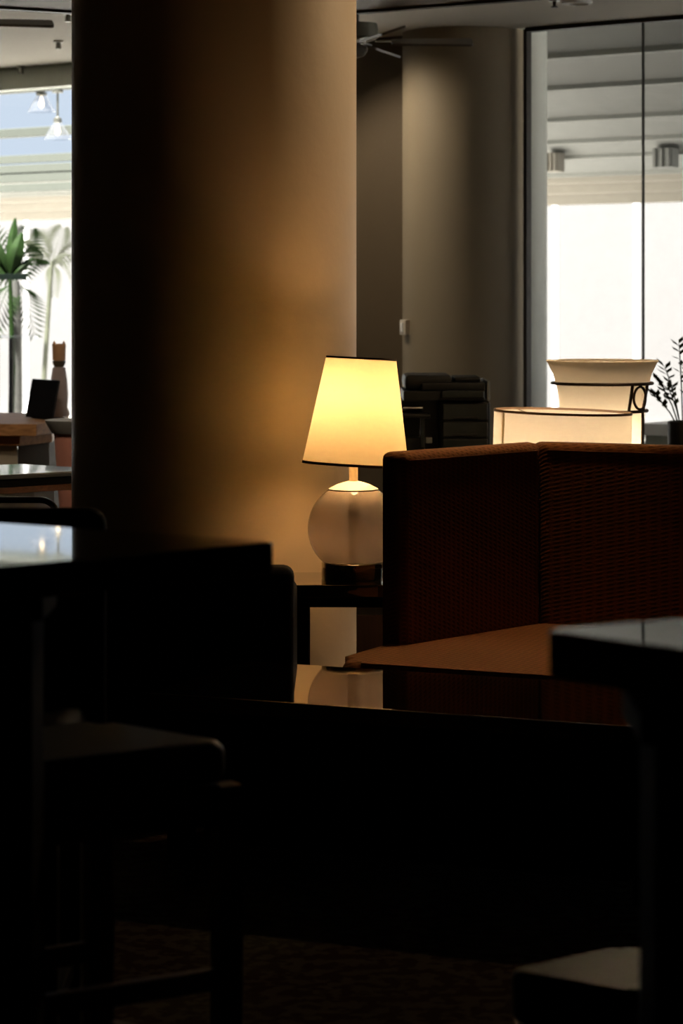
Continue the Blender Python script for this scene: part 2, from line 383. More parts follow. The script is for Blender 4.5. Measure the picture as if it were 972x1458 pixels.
# right glazing
w2 = struct(facade('window_2'))
tx = (915.5 - 486) / F; Yj = 14.268 / (1 + 0.752 * tx); sj = fs(tx * Yj)
tx = (750.5 - 486) / F; Ye = 14.268 / (1 + 0.752 * tx); se = fs(tx * Ye)
sR2 = fs(XR)
MB().box(((se + sR2) / 2, 0, HIGH - 0.012), (sR2 - se, 0.05, 0.024), 0.003).build('window_header', M['darktrim'], w2)
MB().box(((se + sR2) / 2, 0, 0.03), (sR2 - se, 0.08, 0.06), 0.004).build('window_sill', M['header'], w2)
MB().box((se, 0, 1.45), (0.022, 0.05, 2.88)).build('window_frame', M['darktrim'], w2)
for a, b in ((se, sj), (sj, sj + 1.5), (sj + 1.5, sR2)):
    MB().box(((a + b) / 2, 0, 1.47), (b - a - 0.014, 0.012, 2.82)).build('pane', M['glass'], w2)
    MB().box((b, 0, 1.47), (0.010, 0.014, 2.82)).build('pane_joint', M['darktrim'], w2)

# ------------------------------------------------------------------ outside: paving, white wall, stepped canopy
def fpt(p):                                                        # world xy -> facade (s, d)
    v = Vector((p[0], p[1])) - FAC; return v.dot(U), v.dot(N)
def fray(px, d):                                                   # facade point at outward distance d on the sight line of column px
    t = (px - 486) / F; Y = (d + FAC.y * N.y) / (t * N.x + N.y); return fpt((t * Y, Y)) + (Y,)
ox = struct(MB().box((-6, 9.0, -0.12), (60, 17.8, 0.2)).build('exterior_ground', M['concrete'], loc=(FAC.x, FAC.y, 0), rot=(0, 0, FROT)))
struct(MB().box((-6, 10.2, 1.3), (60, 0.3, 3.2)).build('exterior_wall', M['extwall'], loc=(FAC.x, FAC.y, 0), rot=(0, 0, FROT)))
cp = struct(facade('exterior_canopy'), 'pale stepped canopy outside the windows')
bd = [0.0, 1.3, 2.7, 4.1, 5.5, 6.9, 8.3]
bz = [3.0, 2.865, 2.814, 2.72, 2.66, 2.63, 2.56]
S0, S1 = -26.0, 12.0
for d, z in zip(bd[1:], bz[1:]):
    s0 = -2.3 if d < 1.5 else (-3.3 if d < 6.8 else S0)
    MB().box(((s0 + S1) / 2, d, z + 0.06), (S1 - s0, 0.10, 0.12), 0.008).build('beam', M['beam'], cp)
MB().box(((S0 - 3.35) / 2, 3.3, 2.80), (-3.35 - S0, 0.09, 0.075), 0.008).build('beam', M['pergola'], cp)
for z in (2.565, 2.665, 2.765, 2.865):
    MB().box(((S0 - 3.35) / 2, 6.82, z), (-3.35 - S0, 0.05, 0.085), 0.006).build('beam', M['pergola'], cp)
MB().box(((S0 - 1.6) / 2, 1.08, 2.912), (-1.6 - S0, 0.08, 0.08), 0.006).build('beam', M['pergola'], cp)
for i in range(6):
    a, za, b, zb = bd[i] + 0.05, bz[i] + 0.035, bd[i + 1] - 0.05, bz[i + 1] + 0.035
    s0 = (-1.5, -2.3, -3.3, -3.3, -3.3, S0)[i]
    mb = MB(); K = 8; under = []
    for k in range(K + 1):
        t = k / K; under.append((a + (b - a) * t, za + (zb - za) * t + 0.17 * math.sin(PI * t)))
    sec = under + [(q[0], q[1] + 0.03) for q in reversed(under)]
    A = [mb.bm.verts.new((s0, q[0], q[1])) for q in sec]; B = [mb.bm.verts.new((S1, q[0], q[1])) for q in sec]
    for k in range(len(sec)): mb.bm.faces.new((A[k], A[(k + 1) % len(sec)], B[(k + 1) % len(sec)], B[k]))
    mb.bm.faces.new(A[::-1]); mb.bm.faces.new(B)
    mb.build('soffit_panel', M['soffit'], cp, sharp=1.0)
for k, (d, z0, z1) in enumerate(((8.42, 2.50, 2.72), (8.54, 2.41, 2.56), (8.66, 2.31, 2.47))):
    MB().box(((S0 + S1) / 2, d, (z0 + z1) / 2), (S1 - S0, 0.10, z1 - z0), 0.01).build('fascia_board', M['cream'], cp)
for px, w, m in ((790, 0.13, M['cream']), (947, 0.20, M['soffit'])):
    s, d, Y = fray(px, 6.75)
    br = MB().box((s, d, 2.60), (w, 0.12, 0.17), 0.01).build('bracket', m, cp)
    for q in (-0.33, 0, 0.33):
        MB().box((s + q * w, d - 0.07, 2.60), (w * 0.16, 0.03, 0.16), 0.006).build('bracket_rib', m, br)
for i, px in enumerate((38, 790.5, 906.5)):
    s, d, Y = fray(px, 10.045)
    o = facade('exterior_post')
    p0 = FAC + U * s + N * d; o.location = (p0.x, p0.y, -0.02); o.rotation_euler = (0, 0, FROT)
    tag(o, ('white post outside the left window behind the palm leaves', 'slim white post outside the right window, beside the window edge', 'slim white post outside the right window, beside the glass joint')[i], 'post')
    MB().prism([(0.036 * math.cos(PI + PI * k / 12), 0.036 * math.sin(PI + PI * k / 12)) for k in range(13)], 0, 2.39, 0.004, 2).build('shaft', M['extpost'], o)
    MB().box((0, -0.03, 0.02), (0.09, 0.055, 0.04), 0.004).build('base_plate', M['extpost'], o)
o = MB().lathe([(0, -0.02), (0.125, -0.02), (0.125, 3.0), (0, 3.0)], 40).build('exterior_column', M['extpipe'])
tx = (748 - 486) / F; Y = (0.5 + FAC.y * N.y) / (tx * N.x + N.y); o.location = (tx * Y, Y, 0); struct(o, 'pale round pipe column just outside the right window')
s, d, Y = fray(915, 0.8)
lw = facade('planter_wall'); tag(lw, 'low grey green wall with white coping outside the right window', 'wall')
MB().box((s + 1.6, d + 0.15, 0.29), (3.2, 0.26, 0.62), 0.006).build('wall_body', M['extgrey'], lw)
MB().box((s + 1.6, d + 0.15, 0.635), (3.24, 0.32, 0.07), 0.008).build('coping', M['extpost'], lw)

# ------------------------------------------------------------------ the lit table lamp on its side table
TZ = 0.525
st = thing('side_table', 'black lacquered side table under the glass globe lamp', 'table', (0.04, 7.39, 0))
MB().prism(rounded([(-0.25, -0.173), (0.25, -0.173), (0.25, 0.17), (-0.25, 0.17)], 0.02, 4), TZ - 0.038, TZ, 0.003, 2).build('tabletop', M['blackgloss'], st)
MB().box((0, 0, TZ - 0.055), (0.36, 0.26, 0.034)).build('apron', M['blackwood'], st)
for sx, sy in ((-0.16, -0.12), (0.16, -0.12), (-0.16, 0.12), (0.16, 0.12)):
    MB().box((sx, sy, (TZ - 0.038) / 2), (0.045, 0.045, TZ - 0.04), 0.004).build('leg', M['blackwood'], st)

lp = thing('table_lamp', 'lit table lamp with tapered cream shade and smoky glass globe base', 'lamp', (0.0366, 7.40, TZ))
bs = MB().lathe([(0, 0), (0.096, 0), (0.098, 0.004), (0.098, 0.048), (0.095, 0.052), (0, 0.052)], 64).build('base', M['chrome'], lp)
pts = []
for k in range(29):
    z = 0.054 + (0.270 - 0.054) * k / 28; pts.append((math.sqrt(max(0, 0.14 ** 2 - (z - 0.153) ** 2)), z))
MB().lathe(pts, 72).build('globe', M['globe'], lp, sharp=2)
MB().lathe([(0, 0.052), (0.017, 0.052), (0.017, 0.272), (0, 0.272)], 24).build('inner_tube', M['tube'], lp)
cap = MB().lathe([(0, 0.268), (0.070, 0.268), (0.076, 0.270), (0.076, 0.2735), (0.070, 0.277), (0.05, 0.287), (0.03, 0.2935), (0.016, 0.297), (0, 0.297)], 64).build('cap', M['white'], lp)
MB().lathe([(0.0762, 0.2685), (0.0775, 0.2705), (0.0762, 0.2735)], 64).build('cap_rim', M['iron'], cap)
MB().lathe([(0, 0.295), (0.0135, 0.295), (0.0135, 0.375), (0.018, 0.38), (0.018, 0.44), (0, 0.44)], 28).build('neck', M['satin'], lp)
bz0 = 0.53
MB().lathe([(0, 0.44), (0.014, 0.44), (0.014, 0.47), (0.02, 0.49), (0.030, 0.525), (0.024, 0.55), (0.01, 0.565), (0, 0.567)], 20).build('bulb', M['bulb'], lp).visible_shadow = True
TILT = (0.030, 0.055, 0)
sh = MB().lathe([(0.1630, 0.0), (0.1353, 0.1635), (0.1075, 0.327)], 80).build('lamp_shade', M['shade'], lp, loc=(0.006, 0, 0.347), rot=(-TILT[0], TILT[1], 0), sharp=1.2)
MB().lathe([(0.1642, -0.002), (0.1630, 0.006), (0.1600, 0.006), (0.1600, -0.002)], 80, close=True).build('lower_band', M['band'], sh)
MB().lathe([(0.1082, 0.322), (0.1078, 0.3285), (0.1045, 0.3285), (0.1045, 0.322)], 80, close=True).build('upper_band', M['band'], sh)
sp = MB()
for k in range(3):
    a = 0.5 + k * 2 * PI / 3
    sp.tube([(0, 0, 0.295), (0.105 * math.cos(a), 0.105 * math.sin(a), 0.322)], 0.0018, 6)
sp.build('spider', M['nickel'], sh)
point_light('lamp_light', (0.010, 0, 0.555), LAMP_W * 0.68, (1.0, 0.56, 0.25), 0.045, lp)
point_light('lamp_light', (-0.004, 0, 0.435), LAMP_W * 0.32, (1.0, 0.56, 0.25), 0.04, lp)  # second light added below the bulb to brighten the column under the shade

lb = thing('low_bench', 'low red brown wooden bench glimpsed beneath the side table', 'bench', (0.30, 9.4, 0))
MB().box((0, 0, 0.225), (0.62, 0.34, 0.05), 0.004).build('seat', M['redwood'], lb)
MB().box((0, 0, 0.187), (0.60, 0.31, 0.024)).build('rail', M['darktrim'], lb)
MB().box((0, 0, 0.0875), (0.61, 0.32, 0.175), 0.004).build('base', M['redwood'], lb)
# ------------------------------------------------------------------ high-backed corner sofa
P0 = Vector((0.1735, 6.708)); CC = Vector((0.592, 7.177)); RR0 = Vector((0.988, 7.0))
wd = (CC - P0).normalized(); bdv = (RR0 - CC).normalized(); RR = CC + bdv * 1.75
TH = 0.09
wn = Vector((-wd.y, wd.x)); bn = Vector((-bdv.y, bdv.x))
Po = P0 + wn * TH; Ro = RR + bn * TH
# outer corner: intersection of the two offset lines
A, Bq = P0 + wn * TH, CC + bn * TH
den = wd.x * bdv.y - wd.y * bdv.x
tt = ((Bq.x - A.x) * bdv.y - (Bq.y - A.y) * bdv.x) / den; Co = A + wd * tt
so = thing('corner_sofa', 'high backed corner sofa in dark brown stitched upholstery', 'sofa', (P0.x, P0.y, 0))
def L(p): return (p.x - P0.x, p.y - P0.y)
ZT = 0.951
MB().prism([L(P0), L(CC), L(Co), L(Po)], 0.10, ZT, 0.022, 4).build('side_panel', M['fabric'], so)
MB().prism([L(CC + bdv * 0.002), L(RR), L(Ro), L(Co + bdv * 0.002)], 0.10, ZT + 0.001, 0.022, 4).build('back_panel', M['fabric'], so)
inw, inb = P0 + Vector((0.004, -0.003)), CC
def along(a, b, off, z, n=10): return [(a.x - P0.x + (b.x - a.x) * k / n + off.x, a.y - P0.y + (b.y - a.y) * k / n + off.y, z) for k in range(n + 1)]
MB().tube(along(P0 + wd * 0.02, CC - wd * 0.02, -wn * 0.0005, ZT - 0.022), 0.002, 6).build('piping', M['piping'], so)
MB().tube(along(CC + bdv * 0.02, RR - bdv * 0.02, -bn * 0.0005, ZT - 0.021), 0.002, 6).build('piping', M['piping'], so)
F0 = Vector((-0.03, 6.418)); LB = Vector((0.128, 6.735)); FE = F0 + bdv * 2.0
seatp = [L(LB), L(F0), L(FE), L(RR - bdv * 0.01), L(CC - wn * 0.004 + bdv * 0.004), L(P0 - wn * 0.004 + Vector((0.012, -0.006)))]
seatp = [seatp[0], seatp[1], seatp[2], seatp[3], seatp[4]]
MB().prism(rounded(seatp, [0.03, 0.085, 0.06, 0.02, 0.01], 7), 0.24, 0.417, 0.035, 5).build('seat', M['fabric'], so)
basep = [L(LB + Vector((0.03, -0.03))), L(F0 + Vector((0.05, 0.05))), L(FE + Vector((-0.05, 0.05))), L(RR - bdv * 0.03), L(CC - wn * 0.02)]
MB().prism(basep, 0.09, 0.245).build('base', M['blackwood'], so)
for p in (F0 + Vector((0.10, 0.10)), FE + Vector((-0.12, 0.12)), P0 + Vector((0.05, 0.03)), RR - bdv * 0.1 - bn * 0.05, CC + Vector((0.0, -0.08))):
    MB().box((p.x - P0.x, p.y - P0.y, 0.046), (0.05, 0.05, 0.092), 0.004).build('foot', M['blackwood'], so)

# ------------------------------------------------------------------ low gloss coffee table in front of the sofa
CZ = 0.412
Af = on(400, 944, CZ); Bf = on(767, 967, CZ); dv = (Bf - Af); dv.z = 0; dv.normalize(); nv = Vector((dv.y, -dv.x, 0))
dn = on(470, 1004.5, CZ); dep = (dn - Af).dot(nv)
A0 = Af - dv * 0.10; ctr = A0 + dv * 0.65 + nv * dep / 2
ct = thing('coffee_table', 'low black gloss coffee table mirroring the lamp, before the sofa', 'table', (ctr.x, ctr.y, 0), math.atan2(dv.y, dv.x))
hx, hy = 0.65, dep / 2
MB().box((0, 0, CZ - 0.02), (2 * hx, 2 * hy, 0.04), 0.004).build('tabletop', M['blackgloss'], ct)
MB().box((0, 0, CZ - 0.07), (2 * hx - 0.06, 2 * hy - 0.06, 0.062)).build('apron', M['blackwood'], ct)
MB().box((0, 0, 0.19), (2 * hx - 0.22, 2 * hy - 0.16, 0.30), 0.004).build('added_base', M['blackwood'], ct)  # black block added to hide the lit floor beneath the table
for sx in (-1, 1):
    for sy in (-1, 1):
        MB().box((sx * (hx - 0.06), sy * (hy - 0.06), (CZ - 0.04) / 2), (0.055, 0.055, CZ - 0.04), 0.004).build('leg', M['blackwood'], ct)

# ------------------------------------------------------------------ black leather armchair left of the coffee table
ac = thing('armchair', 'black leather armchair turned away, left of the lamp table', 'armchair', (-0.475, 6.57, 0))
MB().box((0, 0.055, 0.37), (0.69, 0.11, 0.555), 0.03, seg=4).build('backrest', M['leather'], ac)
for sx in (-1, 1):
    MB().box((sx * 0.29, 0.33, 0.33), (0.11, 0.46, 0.46), 0.03, seg=4).build('armrest', M['leather'], ac)
MB().box((0, 0.335, 0.33), (0.465, 0.45, 0.16), 0.04, seg=4).build('seat', M['leather'], ac)
MB().box((0, 0.31, 0.17), (0.46, 0.44, 0.16)).build('base', M['leather'], ac)
for sx in (-1, 1):
    for sy in (0.07, 0.5):
        MB().box((sx * 0.29, sy, 0.05), (0.04, 0.04, 0.10), 0.004).build('leg', M['blackwood'], ac)

# ------------------------------------------------------------------ near bar tables and stools
def bar_table(name, label, corner, far, near, ln_far, ln_near, thick, post, z=1.05, tilt=0.0):
    fd = (far - corner); fd.z = 0; fd.normalize(); nd = (near - corner); nd.z = 0; nd.normalize()
    c = corner; poly = [(0, 0), tuple((fd * ln_far)[:2]), tuple((fd * ln_far + nd * ln_near)[:2]), tuple((nd * ln_near)[:2])]
    t = thing(name, label, 'table', (c.x, c.y, 0))
    top = MB().prism(rounded(poly, 0.018, 5), -thick, 0, 0.004, 2).build('tabletop', M['tabletop'], t, loc=(0, 0, z))
    top.rotation_euler = (tilt, 0, 0)
    px, py = post
    MB().box((px - c.x, py - c.y, (z - thick) / 2), (0.12, 0.12, z - thick - 0.004), 0.006).build('post', M['blackwood'], t)
    MB().box((px - c.x, py - c.y, 0.0125), (0.28, 0.28, 0.025), 0.006).build('base_plate', M['blackwood'], t)
    MB().box((px - c.x, py - c.y, z - thick - 0.02), (0.15, 0.15, 0.03), 0.004).build('mounting_plate', M['blackwood'], t)
    return t
c1 = on(402, 771, 1.05)
bar_table('bar_table', 'tall dark bar table reflecting the bright left window in its top', c1, on(0, 747, 1.05), on(0, 803, 1.05), 0.95, 0.8, 0.043, (-0.446, 3.08), tilt=0.011)
c2 = on(766, 896, 1.05)
bar_table('bar_table', 'tall dark bar table at the right with pale sheen on top', c2, on(972, 880, 1.05), on(972, 925, 1.05), 0.85, 0.8, 0.047, (0.345, 2.26))

def bar_stool(label, loc, feet, group='bar stools', back=None):
    """feet: four plan points around loc; the seat is a padded vinyl square on square legs with rails"""
    t = thing('bar_stool', label, 'stool', loc, 0, group)
    cx = sum(p[0] for p in feet) / 4; cy = sum(p[1] for p in feet) / 4
    grow = [(cx + (p[0] - cx) * 1.12, cy + (p[1] - cy) * 1.12) for p in feet]
    MB().prism(rounded(grow, 0.035, 5), 0.69, 0.75, 0.02, 3).build('seat', M['vinyl'], t)
    MB().prism(feet, 0.63, 0.688).build('seat_frame', M['redwood'], t)
    rz = math.atan2(feet[1][1] - feet[0][1], feet[1][0] - feet[0][0])
    for p in feet:
        MB().box((p[0], p[1], 0.345), (0.036, 0.036, 0.688), 0.003, (0, 0, rz)).build('leg', M['redwood'], t)
    for i in range(4):
        a, b = Vector(feet[i]), Vector(feet[(i + 1) % 4]); m = (a + b) / 2; d = b - a
        MB().box((m.x, m.y, 0.415 if i % 2 == 0 else 0.30), (d.length - 0.03, 0.018, 0.03), 0.003, (0, 0, math.atan2(d.y, d.x))).build('rail', M['redwood'], t)
    return t
sc = Vector((-0.38, 3.42))
feet1 = [(-0.163 - sc.x, 3.42 - sc.y), (-0.423 - sc.x, 3.27 - sc.y), (-0.618 - sc.x, 3.413 - sc.y), (-0.358 - sc.x, 3.563 - sc.y)]
s1 = bar_stool('dark padded bar stool under the left bar table, its seat catching faint light', (sc.x, sc.y, 0), feet1, None)
OZ = 0.47
pa, pb, pc, pd = on(712, 1380, OZ), on(880, 1346, OZ), on(1060, 1374, OZ), on(905, 1412, OZ)
oc = (pa + pb + pc + pd) / 4
ot_ = thing('low_stool', 'low vinyl topped stool under the right bar table, catching faint light', 'stool', (oc.x, oc.y, 0))
plan = [(q_.x - oc.x, q_.y - oc.y) for q_ in (pa, pb, pc, pd)]
MB().prism(rounded(plan, 0.02, 5), OZ - 0.07, OZ, 0.012, 3).build('seat', M['vinyl'], ot_)
MB().prism([(x * 0.9, y * 0.9) for x, y in plan], OZ - 0.11, OZ - 0.072).build('seat_frame', M['redwood'], ot_)
for x, y in plan:
    MB().box((x * 0.8, y * 0.8, (OZ - 0.07) / 2), (0.03, 0.03, OZ - 0.075), 0.003).build('leg', M['redwood'], ot_)
# upholstered bar chair whose back shows over the left table
bc = thing('bar_chair', 'black upholstered bar chair whose rounded back rises behind the left bar table', 'chair', (-0.66, 4.12, 0))
MB().box((0, 0.0, 0.80), (0.52, 0.06, 0.44), 0.045, seg=5).build('backrest', M['leather'], bc)
MB().box((0, -0.2, 0.66), (0.46, 0.40, 0.08), 0.03, seg=3).build('seat', M['leather'], bc)
for sx in (-1, 1):
    for sy in (-0.36, -0.03):
        MB().box((sx * 0.2, sy, 0.31), (0.04, 0.04, 0.62), 0.003).build('leg', M['blackwood'], bc)
    MB().box((sx * 0.2, -0.195, 0.25), (0.022, 0.30, 0.03), 0.003).build('rail', M['blackwood'], bc)

# ------------------------------------------------------------------ lamps behind the sofa
dl = thing('drum_lamp', 'lit lamp with wide ivory drum shade behind the sofa', 'lamp', (0.7425, 8.2, 0))
DR = 0.2335
dsd = MB().lathe([(DR, 0.0), (DR, 0.15), (DR, 0.30)], 90).build('drum_shade', M['drum'], dl, loc=(0, 0, 0.70), rot=(0, 0.028, 0), sharp=1.2)
MB().lathe([(DR + 0.001, 0.294), (DR + 0.001, 0.302), (DR - 0.005, 0.302), (DR - 0.005, 0.294)], 90, close=True).build('upper_band', M['band'], dsd)
MB().lathe([(DR + 0.001, -0.002), (DR + 0.001, 0.006), (DR - 0.005, 0.006), (DR - 0.005, -0.002)], 90, close=True).build('lower_band', M['band'], dsd)
a = math.radians(207); MB().box((DR * math.cos(a), DR * math.sin(a), 0.148), (0.004, 0.012, 0.29), rot=(0, 0, a)).build('seam', M['drum'], dsd)
sp = MB()
for k in range(3):
    a = 2.2 + k * 2 * PI / 3; sp.tube([(0, 0, 0.255), (DR * 0.985 * math.cos(a), DR * 0.985 * math.sin(a), 0.292)], 0.002, 6)
sp.build('spider', M['nickel'], dsd)
MB().lathe([(0, 0.02), (0.011, 0.02), (0.011, 0.80), (0.018, 0.81), (0.018, 0.84), (0, 0.84)], 20).build('pole', M['iron'], dl)
MB().lathe([(0, 0), (0.14, 0), (0.14, 0.014), (0.05, 0.024), (0.0, 0.026)], 40).build('base', M['iron'], dl)
MB().lathe([(0, 0.84), (0.014, 0.84), (0.03, 0.89), (0.022, 0.92), (0, 0.93)], 16).build('bulb', M['bulb'], dl)
point_light('lamp_light', (0, 0, 0.885), DRUM_W, (1.0, 0.76, 0.50), 0.03, dl)

ul = thing('urn_lamp', 'flared frosted glass urn lamp in an iron ring frame behind the drum lamp', 'lamp', (0.981, 9.1, 0))
pr = [(0.10, 0.62), (0.145, 0.70), (0.155, 0.80), (0.157, 0.92), (0.161, 0.99), (0.170, 1.045), (0.185, 1.10), (0.206, 1.143)]
MB().lathe([(0, 0.615)] + pr + [(0.210, 1.146), (0.2105, 1.149), (0.208, 1.152), (0.203, 1.150), (0.199, 1.143)], 80).build('urn_shade', M['alabaster'], ul, sharp=1.5)
fr = MB()
for r, z in ((0.188, 1.065), (0.168, 0.962)):
    fr.tube([(r * math.cos(2 * PI * k / 60), r * math.sin(2 * PI * k / 60), z) for k in range(60)], 0.006, 8, True)
fr.build('ring', M['iron'], ul)
for k, a in enumerate((math.radians(-47), math.radians(133))):
    def q(da, r, z): return (r * math.cos(a + da), r * math.sin(a + da), z)
    MB().tube([q(-0.21, 0.186, 1.065), q(-0.22, 0.176, 1.01), q(-0.23, 0.166, 0.962)], 0.006, 8).build('frame_bar', M['iron'], ul)
    MB().tube([q(0.24, 0.188, 1.065), q(0.245, 0.178, 1.01), q(0.25, 0.168, 0.962), q(0.25, 0.166, 0.80), q(0.25, 0.158, 0.70), q(0.25, 0.13, 0.60), q(0.25, 0.12, 0.4), q(0.25, 0.20, 0.006)], 0.006, 8).build('frame_bar', M['iron'], ul)
    MB().tube([q(0.01 + 0.185 * math.cos(2 * PI * i / 28), 0.184 - 0.006 * math.sin(0), 1.013 + 0.042 * math.sin(2 * PI * i / 28)) for i in range(28)], 0.005, 8, True).build('iron_circle', M['iron'], ul)
MB().tube([(0.20 * math.cos(3.9), 0.20 * math.sin(3.9), 0.006), (0.12 * math.cos(3.9), 0.12 * math.sin(3.9), 0.4), (0.10 * math.cos(3.9), 0.10 * math.sin(3.9), 0.63)], 0.006, 8).build('frame_bar', M['iron'], ul)
MB().lathe([(0, 0.59), (0.132, 0.59), (0.132, 0.612), (0, 0.612)], 32).build('holder', M['iron'], ul)
MB().lathe([(0, 0.625), (0.012, 0.625), (0.012, 0.70), (0.028, 0.76), (0.02, 0.79), (0, 0.80)], 16).build('bulb', M['bulb'], ul)
point_light('lamp_light', (0, 0, 0.84), URN_W, (1.0, 0.78, 0.54), 0.03, ul)

# ------------------------------------------------------------------ office copier in front of the far column
cm = thing('copier', 'dark grey office copier with paper tray, behind the sofa', 'copier', (0.46, 10.5, 0))
def X(px, Y=10.5): return (px - 486) / F * Y - 0.46
def Z(py, Y=10.5): return EYE + (HOR - py) / F * Y
def panel(name, m, x0, x1, y0, y1, d0, d1, bev=0.006, par=None):
    return MB().box(((X(x0) + X(x1)) / 2, (d0 + d1) / 2, (Z(y0) + Z(y1)) / 2), (abs(X(x1) - X(x0)), d1 - d0, abs(Z(y1) - Z(y0))), bev).build(name, m, par or cm)
MB().box(((X(626) + X(698)) / 2, 0.28, (0.06 + Z(572)) / 2), (X(698) - X(626), 0.54, Z(572) - 0.06), 0.01).build('body', M['copier'], cm)
for y0, y1 in ((574, 598), (601, 622), (625, 660)):
    dr = panel('paper_drawer', M['copier'], 630, 694, y0, y1, -0.012, 0.02, 0.005)
    panel('drawer_handle', M['copierdark'], 645, 680, y1 - 5, y1 - 2, -0.018, -0.008, 0.002, dr)
panel('scanner_unit', M['copierdark'], 574, 690, 557, 571, 0.0, 0.54)
panel('control_panel', M['copier'], 628, 688, 556, 566, -0.05, 0.0)
panel('document_feeder', M['copierdark'], 576, 646, 535, 556, 0.08, 0.50, 0.02)
panel('feeder_tray', M['copierdark'], 648, 686, 538, 545, 0.10, 0.44, 0.008)
panel('scanner_lid', M['copierdark'], 600, 692, 545, 557, 0.04, 0.52, 0.01)
panel('side_cover', M['copiergrey'], 694, 698.5, 543, 571, 0.05, 0.5, 0.004)
ot = panel('output_tray', M['copierdark'], 572, 612, 589, 595, -0.04, 0.40)
MB().box((X(588), 0.15, Z(586.5)), (0.085, 0.30, 0.006), 0.001, (-0.12, 0, 0)).build('paper_sheet', M['paper'], ot)
panel('side_cabinet', M['copierdark'], 572, 627, 571.5, 660, 0.12, 0.50)
panel('hinge_post', M['copier'], 598, 604, 594, 636, -0.03, 0.03)
panel('side_label', M['copiergrey'], 606, 615, 623, 631, 0.0, 0.02, 0.002)
MB().box((X(589), 0.25, 0.39), (0.10, 0.40, 0.78), 0.01).build('tray_stand', M['copierdark'], cm)
for sx in (635, 690):
    for sy in (0.06, 0.5):
        MB().lathe([(0, 0), (0.03, 0.0), (0.03, 0.06), (0, 0.06)], 14, (X(sx), sy, 0)).build('caster', M['copierdark'], cm)
# switch plate on the far column
p = at(582, 466, 13.55); v = Vector((p.x - C2.x, p.y - C2.y)); a = math.atan2(v.y, v.x)
a = math.radians(200)
sw = thing('wall_switch', 'small ivory switch box on the far round column', 'switch', (C2.x + R2 * math.cos(a), C2.y + R2 * math.sin(a), Z(466, 13.6)), a)
MB().box((0.010, 0, 0), (0.034, 0.085, 0.085), 0.004).build('plate', M['ivory'], sw)
MB().box((0.030, 0, 0), (0.008, 0.035, 0.05), 0.002).build('rocker', M['white'], sw)

# ------------------------------------------------------------------ indoor plant by the right window
pp = thing('potted_plant', 'leafy indoor plant in a tall black pot by the right window', 'plant', ((973 - 486) / F * 11.6, 11.6, 0))
MB().lathe([(0, 0), (0.055, 0), (0.062, 0.1), (0.078, 0.795), (0.070, 0.80), (0.066, 0.76), (0, 0.75)], 36).build('pot', M['pot'], pp)
rnd = random.Random(3)
tips = [(-0.125, 0.0, 1.00), (-0.10, -0.06, 1.06), (-0.07, 0.05, 0.96), (-0.02, 0.02, 1.17), (0.05, -0.05, 1.12), (0.11, 0.03, 1.02), (0.015, -0.09, 1.05), (-0.15, -0.02, 0.93)]
for x, y, z in tips:
    sp_ = [(x * 0.12, y * 0.12, 0.75), (x * 0.45, y * 0.45, 0.75 + (z - 0.75) * 0.5), (x * 0.8, y * 0.8, 0.75 + (z - 0.75) * 0.85), (x, y, z)]
    stem = MB().tube(sp_, [0.004, 0.0035, 0.003, 0.0015], 6).build('stem', M['leafdark'], pp)
    lf = MB()
    for k in range(9):
        t = 0.42 + 0.58 * k / 8; i = min(2, int(t * 3)); f = t * 3 - i
        b = Vector(sp_[i]).lerp(Vector(sp_[i + 1]), f); side = 1 if k % 2 else -1
        ang = math.atan2(y, x) + side * (1.0 + rnd.random() * 0.5); ln = 0.050 + rnd.random() * 0.020
        d = Vector((math.cos(ang), math.sin(ang) * 0.8, 0.35 + rnd.random() * 0.4)).normalized(); w = d.cross(Vector((0, 0, 1))).normalized() * 0.014
        lf.quad(b, b + d * ln * 0.5 + w, b + d * ln, b + d * ln * 0.5 - w)
    lf.build('leaflets', M['leafdark'], stem)

# ------------------------------------------------------------------ ceiling things
def fan(label, loc, rz, nb=5, bl=0.40):
    t = thing('ceiling_fan', label, 'fan', loc, rz, 'ceiling fans')
    MB().lathe([(0, 0.02), (0.10, 0.02), (0.105, -0.01), (0.105, -0.05), (0.08, -0.065), (0, -0.065)], 36, (0, 0, 0.02)).build('motor_housing', M['fanmetal'], t)
    MB().lathe([(0, 0), (0.012, 0), (0.012, HIGH - loc[2] - 0.03), (0.05, HIGH - loc[2] - 0.028), (0.05, HIGH - loc[2]), (0, HIGH - loc[2])], 20, (0, 0, 0.0)).build('downrod', M['fanmetal'], t)
    MB().lathe([(0, -0.13), (0.035, -0.12), (0.055, -0.09), (0.05, -0.05), (0, -0.045)], 28).build('light_bowl', M['pglass'], t)
    for k in range(nb):
        a = 2 * PI * k / nb
        ir = MB().box((0.15, 0, -0.045), (0.12, 0.03, 0.008), 0.002).build('blade_iron', M['fanmetal'], t, rot=(0, 0, a))
        MB().prism(rounded([(0.17, -0.05), (0.17 + bl, -0.065), (0.17 + bl, 0.065), (0.17, 0.05)], 0.02, 4), -0.006, 0.006).build('blade', M['fan'], ir, loc=(0, 0, -0.052), rot=(0.34, 0, 0))
    return t
f2 = fan('ceiling fan beyond the thick column, one blade pointing right', (0.075, 11.9, 2.70), 0.0)
f1 = fan('ceiling fan at the left edge with one brown blade showing', (-1.99, 11.9, 2.805), 0.22)
def added_spot(parent, loc, target, watts, col=(1, 0.86, 0.66), cone=75):
    l = bpy.data.lights.new('added_spot_light', 'SPOT'); l.energy = watts; l.color = col; l.shadow_soft_size = 0.03
    l.spot_size = math.radians(cone); l.spot_blend = 0.6
    o = bpy.data.objects.new('added_spot_light', l); COL.objects.link(o); o.parent = parent; o.location = loc
    o.rotation_euler = (Vector(target) - Vector(parent.location) - Vector(loc)).to_track_quat('-Z', 'Y').to_euler()
    return o
